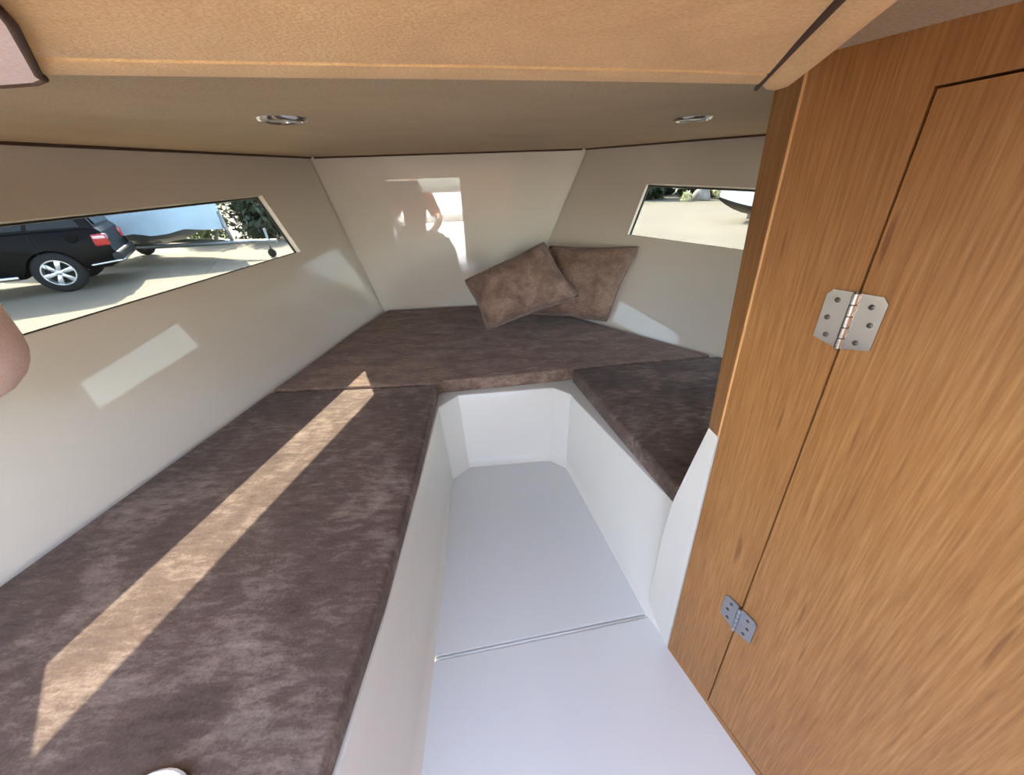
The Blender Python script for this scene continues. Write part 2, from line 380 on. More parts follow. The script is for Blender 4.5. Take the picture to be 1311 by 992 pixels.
# trim the deck to the cabin outline with planes outside the hull sides
for w in (port, stbd):
    bmesh.ops.bisect_plane(bm, geom=bm.verts[:]+bm.edges[:]+bm.faces[:], plane_co=w.at(0, 0.80, 0.05), plane_no=w.n, clear_outer=True)
bmesh.ops.bisect_plane(bm, geom=bm.verts[:]+bm.edges[:]+bm.faces[:], plane_co=cf[0]+FN*0.05, plane_no=FN, clear_outer=True)
tag(obj('roof', bm, M['hullwhite']), kind='structure')

# aft bulkhead with the companionway opening
OX0, OX1, OZ0 = -0.92, -0.12, -0.36
bm = bmesh.new()
for x0, x1, z0, z1 in ((-1.62, OX0, -0.45, 0.79), (OX1, 1.70, -0.45, 0.79), (OX0, OX1, -0.45, OZ0), (OX0, OX1, 0.60, 0.79)):
    add_box(bm, ((x0+x1)/2, BULK_Y-0.02, (z0+z1)/2), (x1-x0, 0.04, z1-z0))
tag(obj('wall_aft', bm, M['added_lining']), kind='structure')  # dark lining added to keep the sunlit bulkhead from mirroring in the front wall

# berth platform with the moulded footwell
RIM = [(-0.30, BULK_Y), (-0.262, -0.2), (-0.243, 0.17), (-0.238, 0.4), (-0.241, 0.75), (-0.246, 1.00), (-0.247, 1.045), (-0.190, 1.116), (-0.17, 1.119),
       (0.12, 1.146), (0.146, 1.148), (0.203, 1.098), (0.212, 1.06), (0.285, 0.84), (0.363, 0.602), (0.395, 0.505), (0.46, 0.30), (0.62, -0.10), (0.86, BULK_Y)]
FLO = [(-0.20, BULK_Y), (-0.186, -0.2), (-0.184, 0.23), (-0.190, 0.4), (-0.203, 0.75), (-0.216, 0.92), (-0.217, 0.965), (-0.163, 1.022), (-0.145, 1.024),
       (0.10, 1.042), (0.128, 1.042), (0.182, 1.002), (0.192, 0.965), (0.238, 0.76), (0.296, 0.50), (0.320, 0.44), (0.392, 0.26), (0.53, -0.10), (0.77, BULK_Y)]
ZR, ZF = -0.05, -0.30
bm = bmesh.new(); rings = []
prof = [(0.0, ZR, 0.0), (0.0, ZR-0.002, 0.006), (0.02, ZR-0.008, 0.0)]
def ring(k, z, out=0.0):
    row = []
    cx, cy = 0.0, 0.5
    for (a, b), (c, d) in zip(RIM, FLO):
        x, y = a+(c-a)*k, b+(d-b)*k
        row.append(bm.verts.new((x, y, z)))
    return row
def easek(z):
    k = (ZR-z)/(ZR-ZF)
    return 0.86*k if k < 0.86 else 0.86*0.86 + (1-0.86*0.86)*(1-math.cos((k-0.86)/0.14*math.pi/2))
zs = [ZR-0.004, -0.10, -0.16, -0.22, -0.262, -0.275, -0.285, -0.293, -0.298, ZF]
rings = [ring(-0.06, ZR), ring(-0.01, ZR-0.001)] + [ring(easek(z), z) for z in zs]
for A, B in zip(rings, rings[1:]):
    for i in range(len(A)-1): bm.faces.new((A[i], A[i+1], B[i+1], B[i]))
tub = tag(obj('trim_4', bm, M['liner'], smooth=True, angle=26), kind='structure')
# platform (flange) under the cushions, from the rim out to the hull
bm = bmesh.new()
outl = [(-1.22, BULK_Y), (-1.09, -0.2), (-1.03, 0.17), (-0.985, 0.4), (-0.925, 0.75), (-0.88, 1.03), (-0.84, 1.25), (-0.75, 1.72), (-0.70, 2.0),
        (0.09, 2.05), (0.14, 1.99), (0.45, 1.65), (0.62, 1.47), (0.80, 1.27), (1.00, 1.06), (1.15, 0.90), (1.4, 0.6), (1.5, -0.10), (1.6, BULK_Y)]
A = [bm.verts.new((x, y, ZR-0.0005)) for x, y in [(a-(c-a)*0.06, b-(d-b)*0.06) for (a, b), (c, d) in zip(RIM, FLO)]]
B = [bm.verts.new((x, y, ZR-0.0005)) for x, y in outl]
C_ = [bm.verts.new((x, y, ZR-0.02)) for x, y in outl]
for i in range(len(A)-1): bm.faces.new((A[i], A[i+1], B[i+1], B[i])); bm.faces.new((B[i], B[i+1], C_[i+1], C_[i]))
tag(obj('trim_5', bm, M['liner']), kind='structure')
# footwell floor: base plate plus the two mouldings that meet in a faint double joint
bm = bmesh.new()
add_prism(bm, FLO, ZF-0.03, ZF-0.004)
fl = tag(obj('floor', bm, M['floor']), kind='structure')
FLP = [(a+(c-a)*0.96, b+(d-b)*0.96) for (a, b), (c, d) in zip(RIM, FLO)]
def clip_poly(poly, a, b, c):   # keep a*x+b*y+c >= 0
    out = []
    for i in range(len(poly)):
        P, Q = poly[i], poly[(i+1) % len(poly)]
        fp, fq = a*P[0]+b*P[1]+c, a*Q[0]+b*Q[1]+c
        if fp >= 0: out.append(P)
        if fp*fq < 0: k = fp/(fp-fq); out.append((P[0]+(Q[0]-P[0])*k, P[1]+(Q[1]-P[1])*k))
    return out
ja, jb = -0.155, 1.0; jc = -(ja*(-0.16)+jb*0.415)
for sgn, off in ((1, -0.0048), (-1, -0.0040)):
    bm = bmesh.new()
    add_prism(bm, clip_poly(FLP, sgn*ja, sgn*jb, sgn*jc+off), ZF-0.01, ZF+0.0008, 0.0016, 2, top_only=True)
    obj('floor_panel', bm, M['floor'], fl)
bm = bmesh.new(); q0, q1 = Vector((-0.188, 0.4107, ZF-0.002)), Vector((0.30, 0.4863, ZF-0.002))
add_tube(bm, [q0, q1], 0.0030, 8); obj('joint_strip', bm, M['floor'], fl, smooth=True)

# ------------------------------------------------------------------ cushions
def cushion(name, poly, z0, z1, mat, label, bev=0.009, pipe=None):
    bm = bmesh.new(); add_prism(bm, poly, z0, z1, bev, 4)
    o = obj(name, bm, mat, smooth=True, angle=40)
    tag(o, label, 'cushion', 'fitted cushions of the berth')
    if pipe:
        bm = bmesh.new(); add_tube(bm, pipe, 0.0035, 8); obj('piping', bm, M['piping'], o, smooth=True)
    return o
def pin(y): return (-0.689-0.1761*(1.974-y)+0.018, y)
def sin_(y): return (0.081+0.9314*(2.027-y)-0.028, y)
inner = [(-0.300, -0.68), (-0.272, -0.2), (-0.249, 0.16), (-0.238, 0.38), (-0.241, 0.70), (-0.256, 1.108)]
cushion('berth_cushion', inner + [pin(1.100), pin(0.62), pin(0.0), pin(-0.68)], ZR, 0.0, M['bed'],
        'long mottled brown suede berth cushion with a sunlit strip beside the footwell', pipe=[(x-0.006, y, -0.005) for x, y in inner])
cushion('berth_cushion', [(-0.256, 1.118), (-0.245, 1.136), (0.200, 1.190), (0.215, 1.198), sin_(1.268), sin_(1.6), (sin_(1.99)[0], 1.995), (-0.655, 1.952), pin(1.62), pin(1.112)],
        ZR, 0.001, M['bed_bow'], 'wide brown suede bow cushion under the two pillows', pipe=[(-0.24, 1.141, -0.004), (0.0, 1.170, -0.004), (0.200, 1.195, -0.004)])
inn2 = [(0.220, 1.186), (0.302, 0.838), (0.368, 0.565)]
cushion('berth_cushion', inn2 + [(1.06, 0.565), (1.06, 0.93), sin_(1.250)], ZR, 0.004, M['bed'],
        'brown suede cushion on the locker side of the footwell', pipe=[(x+0.006, y, -0.001) for x, y in inn2])

# ------------------------------------------------------------------ pillows
def pillow(corners, thick, label, nrm_hint):
    # corners in order around; soft shape with pinched corners and a welt
    P = [Vector(c) for c in corners]; n = 22
    nn = (P[2]-P[0]).cross(P[3]-P[1]).normalized()
    if nn.dot(Vector(nrm_hint)) < 0: nn = -nn
    bm = bmesh.new(); cen = sum(P, Vector())/4
    def pos(u, v, side):
        base_ = P[0]*(1-u)*(1-v) + P[1]*u*(1-v) + P[2]*u*v + P[3]*(1-u)*v
        du, dv = 1-(2*u-1)**2, 1-(2*v-1)**2
        q = cen + (base_-cen)*(1 - 0.075*(du*(1-dv)+dv*(1-du)))
        h = thick*(0.72 if side > 0 else 0.35)*(max(du, 0)*max(dv, 0))**0.45
        cr = ((abs(2*u-1)*abs(2*v-1))**6)*0.035; q = q + (cen-q)*cr
        w = noise.noise(q*9)*0.020*min(1, h*30) + noise.noise(q*22+Vector((3, 1, 2)))*0.004*min(1, h*30)
        return q + nn*side*(h + w*(1 if side > 0 else 0.4))
    G = {}
    for side in (1, -1):
        for i in range(n+1):
            for j in range(n+1):
                edge = i in (0, n) or j in (0, n)
                if side == -1 and edge: G[(side, i, j)] = G[(1, i, j)]; continue
                G[(side, i, j)] = bm.verts.new(pos(i/n, j/n, side))
        for i in range(n):
            for j in range(n):
                bm.faces.new([G[(side, a, b)] for a, b in ((i, j), (i+1, j), (i+1, j+1), (i, j+1))])
    loop = [G[(1, i, 0)].co.copy() for i in range(n)] + [G[(1, n, j)].co.copy() for j in range(n)] + [G[(1, i, n)].co.copy() for i in range(n, 0, -1)] + [G[(1, 0, j)].co.copy() for j in range(n, 0, -1)]
    o = obj('throw_pillow', bm, M['pillow'], smooth=True)
    tag(o, label, 'pillow', 'throw pillows on the bow cushion')
    bm = bmesh.new(); add_tube(bm, loop, 0.003, 6, closed=True); obj('piping', bm, M['piping'], o, smooth=True)
    return o
pillow([(-0.105, 1.565, 0.012), (0.318, 1.615, 0.137), (0.166, 1.735, 0.358), (-0.205, 1.70, 0.208)], 0.14,
       'tilted brown suede pillow leaning on another, closer to the port side', (0, -1, 0.4))
pillow([(0.10, 1.765, 0.014), (0.448, 1.615, 0.014), (0.565, 1.650, 0.338), (0.20, 1.875, 0.318)], 0.095,
       'dark brown suede pillow standing behind the tilted pillow in the bow corner', (-0.3, -1, 0.2))

# ------------------------------------------------------------------ oak locker partition on the starboard side
ARR = Vector((0.324, 0.416, 0.0))           # arris where door face meets the port-facing edge strip
WD = Vector((0.358, -0.934, 0)).normalized()  # aft along the face
WANG = math.atan2(WD.y, WD.x)
TILT = math.radians(-3.2)
cab = empty('oak_locker', (ARR.x, ARR.y, -0.30), WANG); cab.rotation_euler = (0, TILT, WANG)
tag(cab, 'tall oak veneer locker with a hinged flush door beside the footwell', 'cabinet')
# local frame: x aft along the face, y = outward normal is -y side? face at y=0, body behind it
Z0 = -0.30
wn = Vector((-WD.y, WD.x, 0))                 # local +y in world
inward = 1.0 if wn.dot(Vector((1, 0, 0))) > 0 else -1.0   # behind the face, away from the footwell
def lp(x, y, z): return (x, y*inward, z-Z0)
def lbox(bm, x0, x1, y0, y1, z0, z1, bevel=0.0): add_box(bm, lp((x0+x1)/2, (y0+y1)/2, (z0+z1)/2), (x1-x0, abs(y1-y0), z1-z0), bevel=bevel)
SX0 = 0.1085; ZTOP = 0.80; DTOP = 0.663; DB = -0.292   # door seam position, door top and bottom
LEN = 1.18
bm = bmesh.new()
lbox(bm, 0.0, SX0-0.0022, 0, 0.018, -0.37, ZTOP)
lbox(bm, SX0-0.0022, 0.72, 0, 0.018, DTOP+0.0022, ZTOP)
lbox(bm, SX0-0.0022, 0.72, 0, 0.018, -0.37, DB-0.002)
lbox(bm, 0.72, LEN, 0, 0.018, -0.37, ZTOP)
obj('face_panel', bm, M['oak'], cab)
bm = bmesh.new(); lbox(bm, SX0-0.01, 0.73, 0.018, 0.024, DB-0.01, DTOP+0.01); obj('door_rebate', bm, M['gap'], cab)
bm = bmesh.new(); lbox(bm, SX0, 0.7178, 0.0005, 0.0175, DB, DTOP); door = obj('door', bm, M['oak_door'], cab)
# pale lipping along the arris and the port-facing edge strip
bm = bmesh.new(); lbox(bm, -0.0035, 0.0, -0.0006, 0.012, 0.262, ZTOP, 0.0008); obj('edge_lipping', bm, M['lipping'], cab)
def world_to_local(P): return cab_inv @ Vector(P)
cab_inv = (Matrix.Translation(Vector((ARR.x, ARR.y, Z0))) @ Matrix.Rotation(WANG, 4, 'Z') @ Matrix.Rotation(TILT, 4, 'Y')).inverted()
def slab(pts, off, thick):    # polygon in the world, thickened along off
    bm = bmesh.new(); a = [bm.verts.new(world_to_local(q)) for q in pts]; b = [bm.verts.new(world_to_local(Vector(q)+Vector(off)*thick)) for q in pts]
    bm.faces.new(a); bm.faces.new(b)
    for i in range(len(a)): bm.faces.new((a[i], a[(i+1) % len(a)], b[(i+1) % len(a)], b[i]))
    return bm
ar = ARR - WD*0.0035
E2 = Vector((-0.12, 0.99, 0)).normalized()    # forward along the edge strip
OUT2 = Vector((E2.y, -E2.x, 0))
def ep(k, z): q = ar + E2*k + WD*math.tan(TILT)*(z+0.30); return (q.x, q.y, z)
obj('edge_strip', slab([ep(0, 0.262), ep(0, ZTOP), ep(0.042, ZTOP), ep(0.038, 0.695), ep(0.022, 0.262)], OUT2, 0.03), M['oak_edge'], cab)
obj('base_moulding', slab([ep(0, 0.262), ep(0.022, 0.262), ep(0.048, 0.16), ep(0.075, 0.05), ep(0.086, -0.06), ep(0.090, -0.20), ep(0.092, -0.299), ep(0, -0.299)], OUT2, 0.02), M['liner'], cab)
# forward end panel closing the locker
q0 = ar + E2*0.012 + OUT2*0.02
obj('end_panel', slab([(q0.x+0.01, q0.y+0.03, 0.01), (1.10, 0.545, 0.01), (1.10, 0.545, 0.78), (q0.x+0.01, q0.y+0.03, 0.78)], (0, -1, 0), 0.015), M['oak'], cab)
# hinges
def hinge(zc, w, hgt, mat, screws, skew, name='hinge'):
    bm = bmesh.new()
    for sgn in (-1, 1):
        pts = [(0.003*sgn, -hgt/2), (w/2*sgn, -hgt/2+0.006), (w/2*sgn, hgt/2-0.006), (w/2*sgn-0.005*sgn, hgt/2), (0.003*sgn, hgt/2)]
        pts = [(SX0-0.001+x, z+zc) for x, z in pts]
        a = [bm.verts.new(lp(x, -0.0006, z)) for x, z in pts]; b = [bm.verts.new(lp(x, -0.0028, z)) for x, z in pts]
        bm.faces.new(a); bm.faces.new(b)
        for i in range(len(a)): bm.faces.new((a[i], a[(i+1) % len(a)], b[(i+1) % len(a)], b[i]))
    h = obj(name, bm, mat, cab)
    bm = bmesh.new(); nk = 5
    for k in range(nk):
        z0, z1 = zc-hgt/2+hgt*k/nk+0.0006, zc-hgt/2+hgt*(k+1)/nk-0.0006
        add_tube(bm, [lp(SX0-0.001, -0.0040, z0), lp(SX0-0.001, -0.0040, z1)], 0.0032, 12)
    obj('knuckle', bm, mat, h, smooth=True, angle=40)
    bm = bmesh.new(); add_tube(bm, [lp(SX0-0.001, -0.0040, zc-hgt/2-0.0015), lp(SX0-0.001, -0.0040, zc+hgt/2+0.0015)], 0.0018, 8); obj('pin', bm, M['screw'], h, smooth=True, angle=40)
    first = None
    for sx, sz in screws:
        bm = bmesh.new()
        rot = Matrix.Rotation(math.radians(90*inward), 4, 'X')
        add_lathe(bm, [(0, 0.0012), (0.0014, 0.0011), (0.0026, 0.0004), (0.0029, -0.0006), (0, -0.0006)], 12, Matrix.Translation(Vector(lp(SX0-0.001+sx, -0.0030, zc+sz))) @ rot)
        obj('screw', bm, M['screw'], h, smooth=True, angle=40)
    return h
hinge(0.474, 0.053, 0.058, M['steel'], [(-0.015, 0.019), (-0.019, 0.0), (-0.015, -0.018), (0.015, 0.018), (0.019, 0.001), (0.013, -0.019)], 0)
hinge(-0.027, 0.056, 0.056, M['brushed'], [(-0.015, 0.017), (-0.018, 0.0), (-0.015, -0.017), (0.015, 0.017), (0.018, 0.0), (0.015, -0.017)], 0)

# ------------------------------------------------------------------ near headliner panel with padded lip
FE = [Vector((-1.12, 0.20)), Vector((-0.60, 0.300)), Vector((-0.375, 0.344)), Vector((-0.335, 0.346)), Vector((-0.285, 0.341)), Vector((-0.146, 0.372)), Vector((0.01, 0.404)), Vector((0.16, 0.438)), Vector((0.272, 0.463))]
hl = empty('near_headliner', (0, 0.2, 0.70)); tag(hl, 'padded tan suede headliner panel with a rolled lip above the footwell', 'headliner')
def hlv(x, y, z): return (x, y-0.2, z-0.70)
DZ = -0.007
prof = [(o, z+DZ if z < 0.75 else z) for o, z in [(0.0, 0.785), (0.0, 0.725), (0.002, 0.710), (0.008, 0.700), (0.018, 0.6935), (0.032, 0.6905), (0.055, 0.690), (0.076, 0.6898), (0.080, 0.6925), (0.084, 0.6898), (0.11, 0.690), (0.20, 0.691), (0.34, 0.692), (0.50, 0.692)]]
back = Vector((-0.21, -0.978))
bm = bmesh.new(); rows = []
for q in FE:
    row = []
    for o, z in prof:
        b_ = back if q.x < 0.2 else Vector((-0.40, -0.917))
        w = q + b_*o
        row.append(bm.verts.new(hlv(w.x, w.y, z)))
    row.append(bm.verts.new(hlv(row[-1].co.x, row[-1].co.y+0.2, 0.785)))
    rows.append(row)
for A, B in zip(rows, rows[1:]):
    for k in range(len(A)-1): bm.faces.new((A[k], A[k+1], B[k+1], B[k]))
bm.faces.new(rows[-1]); bm.faces.new(rows[0][::-1])
obj('panel', bm, M['tan'], hl, smooth=True, angle=35)
# padded roll along its starboard edge, with a dark welt
edge = smooth_path([(0.264, 0.452, 0.697), (0.244, 0.405, 0.697), (0.219, 0.345, 0.697), (0.188, 0.27, 0.698), (0.148, 0.17, 0.699), (0.075, -0.02, 0.700)], 5)
bm = bmesh.new(); add_tube(bm, [hlv(q.x, q.y, q.z) for q in edge], [0.010]+[0.016]*2+[0.018]*(len(edge)-3), 14); obj('padded_roll', bm, M['piping'] if False else M['tan'], hl, smooth=True)
bm = bmesh.new(); add_tube(bm, [hlv(q.x-0.017, q.y, 0.684) for q in edge], 0.0022, 8); obj('welt', bm, M['pipe_gapshade'], hl, smooth=True)
# corner patch on the port side with its own piping
cp = [(-0.333, 0.321), (-0.306, 0.317), (-0.292, 0.309), (-0.286, 0.300), (-0.245, 0.257), (-0.208, 0.218), (-0.16, 0.16), (-0.45, 0.06), (-0.60, 0.15), (-0.58, 0.265)]
bm = bmesh.new(); add_prism(bm, [hlv(x, y, 0)[:2] for x, y in cp], 0.6808-0.70, 0.6845-0.70); obj('corner_patch', bm, M['pink'], hl)
bm = bmesh.new(); add_tube(bm, [hlv(x, y, 0.6815) for x, y in cp], 0.0022, 8, closed=True); obj('welt', bm, M['pipe_gapshade'], hl, smooth=True)

# padded bolster end on the port side
bm = bmesh.new(); add_box(bm, (0, 0, 0), (0.51, 0.14, 0.165), bevel=0.06, seg=6)
bol = obj('side_bolster', bm, M['pink'], smooth=True)
bol.location = (-0.745, 0.30, 0.512); bol.rotation_euler = (0, 0, 0.1)
tag(bol, 'rounded pinkish beige padded bolster sticking out from the hull by the window', 'bolster')

# recessed ceiling lights
def light(loc, rad, label):
    e = empty('ceiling_light', loc); tag(e, label, 'ceiling light', 'recessed ceiling lights')
    bm = bmesh.new(); add_lathe(bm, [(rad*0.72, 0.0), (rad*0.72, -0.003), (rad*0.8, -0.0055), (rad*0.93, -0.0045), (rad, 0.0), (rad*0.72, 0.0)], 32)
    obj('bezel', bm, M['chrome'], e, smooth=True, angle=50)
    bm = bmesh.new(); add_lathe(bm, [(0, -0.0030), (rad*0.4, -0.0028), (rad*0.72, -0.0015), (rad*0.72, 0.0), (0, 0.0)], 32)
    obj('lens', bm, M['lens'], e, smooth=True, angle=50)
light((-0.365, 0.763, ZC), 0.040, 'round chrome ceiling light on the port half of the headliner')
light((0.403, 0.959, ZC), 0.040, 'round chrome ceiling light on the starboard half of the headliner')

# white lid lying on the port cushion
bm = bmesh.new(); add_lathe(bm, [(0, 0.001), (0.046, 0.001), (0.050, 0.004), (0.050, 0.010), (0.047, 0.013), (0.044, 0.010), (0, 0.009)], 32)
lid = obj('plastic_lid', bm, M['white_plastic'], smooth=True, angle=40); lid.location = (-0.43, 0.116, 0.0)
tag(lid, 'small round white plastic lid lying on the long berth cushion', 'lid')

# ------------------------------------------------------------------ cockpit behind the bulkhead (mirrored in the glossy front wall)
bm = bmesh.new(); add_prism(bm, [(-1.35, -3.2), (1.35, -3.2), (1.35, BULK_Y-0.04), (-1.35, BULK_Y-0.04)], -0.48, -0.44)
tag(obj('floor_cockpit', bm, M['hullwhite']), kind='structure')
for i, x in enumerate((-1.40, 1.40)):
    bm = bmesh.new(); add_box(bm, (x, -1.95, -0.05), (0.10, 2.42, 0.84), bevel=0.02); tag(obj('wall_cockpit_%s' % ('port' if i == 0 else 'starboard'), bm, M['hullwhite'], smooth=True, angle=40), kind='structure')
bm = bmesh.new(); add_box(bm, (0, -3.22, -0.05), (2.9, 0.10, 0.84), bevel=0.02); tag(obj('wall_transom', bm, M['hullwhite'], smooth=True, angle=40), kind='structure')
bench = empty('cockpit_bench', (0, -2.9, -0.44)); tag(bench, 'white moulded bench with a grey cushion across the cockpit', 'bench')
bm = bmesh.new(); add_box(bm, (0, 0, 0.2), (2.6, 0.5, 0.4), bevel=0.02); obj('bench_box', bm, M['hullwhite'], bench, smooth=True, angle=40)
bm = bmesh.new(); add_box(bm, (0, 0, 0.44), (2.5, 0.48, 0.08), bevel=0.025, seg=3); obj('seat_pad', bm, M['deckgrey'], bench, smooth=True, angle=40)

# ------------------------------------------------------------------ boatyard outside
ZG = -1.15
bm = bmesh.new(); add_prism(bm, [(-120, -80), (120, -80), (120, 140), (-120, 140)], ZG-0.1, ZG)
tag(obj('ground', bm, M['paving']), kind='structure')

def make_wheel(parent, loc, side, r=0.37, rim=0.235, w=0.24):
    # side +1: outer face towards local -y
    T = Matrix.Translation(Vector(loc)) @ Matrix.Rotation(math.radians(90), 4, 'X')
    if side < 0: T = Matrix.Translation(Vector(loc)) @ Matrix.Rotation(math.radians(-90), 4, 'X')
    bm = bmesh.new()
    add_lathe(bm, [(rim-0.005, -w/2), (r-0.05, -w/2), (r-0.012, -w/2+0.03), (r, -w/2+0.06), (r, w/2-0.06), (r-0.012, w/2-0.03), (r-0.05, w/2), (rim-0.005, w/2), (rim-0.005, -w/2)], 36, T)
    tyre = obj('wheel', bm, M['tyre'], parent, smooth=True, angle=45)
    bm = bmesh.new()
    add_lathe(bm, [(rim, w/2-0.01), (rim, w/2+0.004), (rim-0.018, w/2+0.004), (rim-0.028, w/2-0.02), (rim-0.03, -0.02), (rim, -0.02), (rim, w/2-0.01)], 36, T)
    for k in range(6):
        b2 = bmesh.new(); a = math.radians(60*k+15)
        add_prism(b2, [(0.03, -0.028), (rim-0.02, -0.042), (rim-0.02, 0.042), (0.03, 0.028)], w/2-0.045, w/2-0.005, 0.006, 2)
        merge(bm, b2, T @ Matrix.Rotation(a, 4, 'Z'))
    add_lathe(bm, [(0, w/2+0.002), (0.04, w/2), (0.055, w/2-0.01), (0.055, w/2-0.05), (0, w/2-0.05)], 20, T)
    obj('alloy_rim', bm, M['alloy'], tyre, smooth=True, angle=40)
    bm = bmesh.new(); add_lathe(bm, [(0, 0.0), (rim-0.03, 0.0), (rim-0.03, -0.02), (0, -0.02)], 28, T); obj('brake_disc', bm, M['cartrim'], tyre)
    return tyre

def make_car(loc, axis_deg):
    # local x: towards the rear, y: -1 side is the visible flank; origin under the near rear wheel
    car = empty('suv_car', loc, axis_deg)
    tag(car, 'black estate car with alloy wheels parked on the paving outside the window', 'car')
    Wd = 1.86; WB = 2.78; R = 0.37
    def arch(cx, rad, n=12): return [(cx+rad*math.cos(math.pi*k/n), R+rad*math.sin(math.pi*k/n)) for k in range(n, -1, -1)]
    lower = [(-WB-0.86, 0.40), (-WB-0.44, 0.34)] + arch(-WB, 0.43) + [(-WB+0.45, 0.32), (-0.45, 0.32)] + arch(0.0, 0.43) + [(0.46, 0.36), (0.86, 0.42), (0.93, 0.50), (0.94, 0.66), (0.88, 0.74), (0.86, 1.02), (0.80, 1.10), (-1.6, 1.06), (-1.95, 1.04), (-3.2, 0.98), (-3.58, 0.86), (-3.66, 0.62)]
    def extrude(profile, y0, y1, tum=0.0, bevel=0.0):
        bm = bmesh.new()
        a = [bm.verts.new((x, y0+tum*max(0, z-0.75), z)) for x, z in profile]; b = [bm.verts.new((x, y1-tum*max(0, z-0.75), z)) for x, z in profile]
        fa = bm.faces.new(a); fb = bm.faces.new(b[::-1])
        for i in range(len(a)): bm.faces.new((a[i], b[i], b[(i+1) % len(a)], a[(i+1) % len(a)]))
        if bevel:
            es = list(set(list(fa.edges)+list(fb.edges)))
            bmesh.ops.bevel(bm, geom=es, offset=bevel, segments=3, profile=0.5, affect='EDGES', clamp_overlap=True)
        bmesh.ops.triangulate(bm, faces=[f for f in bm.faces if len(f.verts) > 4])
        return bm
    obj('body', extrude(lower, -0.12, Wd-0.12, 0.10, 0.03), M['carpaint'], car, smooth=True, angle=32)
    cabn = [(0.80, 1.08), (0.62, 1.64), (0.40, 1.70), (-1.0, 1.72), (-1.5, 1.66), (-2.15, 1.03)]
    obj('cabin', extrude(cabn, -0.085, Wd-0.155, 0.16, 0.04), M['carpaint'], car, smooth=True, angle=32)
    for quad in ([(0.60, 1.13), (0.46, 1.58), (0.05, 1.60), (-0.10, 1.13)], [(-0.16, 1.13), (0.0, 1.60), (-0.85, 1.62), (-0.95, 1.12)], [(-1.02, 1.12), (-0.92, 1.62), (-1.36, 1.57), (-1.90, 1.10)]):
        for y, s in ((-0.09, -1), (Wd-0.15, 1)):
            bm = bmesh.new()
            f = [[bm.verts.new((x, y + (0.16*(z-0.75) if s < 0 else -0.16*(z-0.75)) + s*o, z)) for x, z in quad] for o in (0.004, -0.02)]
            bm.faces.new(f[0]); bm.faces.new(f[1])
            for i in range(4): bm.faces.new((f[0][i], f[0][(i+1) % 4], f[1][(i+1) % 4], f[1][i]))
            obj('side_window', bm, M['carglass'], car)
    bm = bmesh.new(); add_box(bm, (0.73, Wd/2-0.12, 1.36), (0.02, 1.35, 0.44), Matrix.Rotation(math.radians(-18), 3, 'Y'), 0.01); obj('rear_window', bm, M['carglass'], car)
    for y in (-0.03, Wd-0.21):
        bm = bmesh.new(); add_box(bm, (0.80, y, 0.88), (0.22, 0.20, 0.22), bevel=0.03, seg=3); tl = obj('tail_light', bm, M['taillight'], car, smooth=True, angle=40)
        bm = bmesh.new(); add_box(bm, (0.80, y-0.012*(1 if y < 0.5 else -1), 0.93), (0.18, 0.20, 0.06), bevel=0.02, seg=3); obj('clear_lens', bm, M['clearlight'], tl, smooth=True, angle=40)
    bm = bmesh.new(); add_box(bm, (0.92, Wd/2-0.12, 0.55), (0.16, Wd+0.02, 0.20), bevel=0.05, seg=3); bp = obj('rear_bumper', bm, M['cartrim'], car, smooth=True, angle=40)
    bm = bmesh.new(); add_tube(bm, smooth_path([(0.50, -0.135, 0.44), (0.80, -0.14, 0.47), (0.98, -0.08, 0.485), (1.01, 0.3, 0.49), (1.01, 1.4, 0.49)], 5), 0.022, 8); obj('chrome_strip', bm, M['carchrome'], bp, smooth=True)
    bm = bmesh.new(); add_tube(bm, [(-WB+0.5, -0.15, 0.36), (-0.52, -0.15, 0.36)], 0.04, 10); obj('running_board', bm, M['carchrome'], car, smooth=True)
    bm = bmesh.new(); add_box(bm, (-0.98, -0.10, 0.95), (0.2, 0.03, 0.035), bevel=0.01); obj('door_handle', bm, M['carchrome'], car)
    for x in (-0.12, -1.0, -2.0):
        bm = bmesh.new(); add_box(bm, (x, -0.122 if True else 0, 0.70), (0.008, 0.006, 0.70)); obj('door_seam', bm, M['cartrim'], car)
    bm = bmesh.new(); add_lathe(bm, [(0, 0.008), (0.085, 0.006), (0.09, 0.0), (0, 0.0)], 20, Matrix.Translation((0.42, -0.112, 0.95)) @ Matrix.Rotation(math.radians(90), 4, 'X')); obj('fuel_flap', bm, M['carpaint'], car)
    for y in (0.05, Wd-0.30):
        bm = bmesh.new(); add_tube(bm, [(0.35, y+0.1, 1.76), (-1.2, y+0.1, 1.77)], 0.02, 8); obj('roof_rail', bm, M['carchrome'], car)
    bm = bmesh.new(); add_box(bm, (-1.35, Wd/2-0.12, 0.5), (4.2, Wd-0.5, 0.3)); obj('underbody', bm, M['cartrim'], car)
    for x in (0.0, -WB):
        make_wheel(car, (x, 0.0, R), 1); make_wheel(car, (x, Wd-0.24, R), -1)
    return car
# px (93,373) ground contact of the rear wheel
make_car((-8.73, 7.55, ZG), math.radians(90-55))

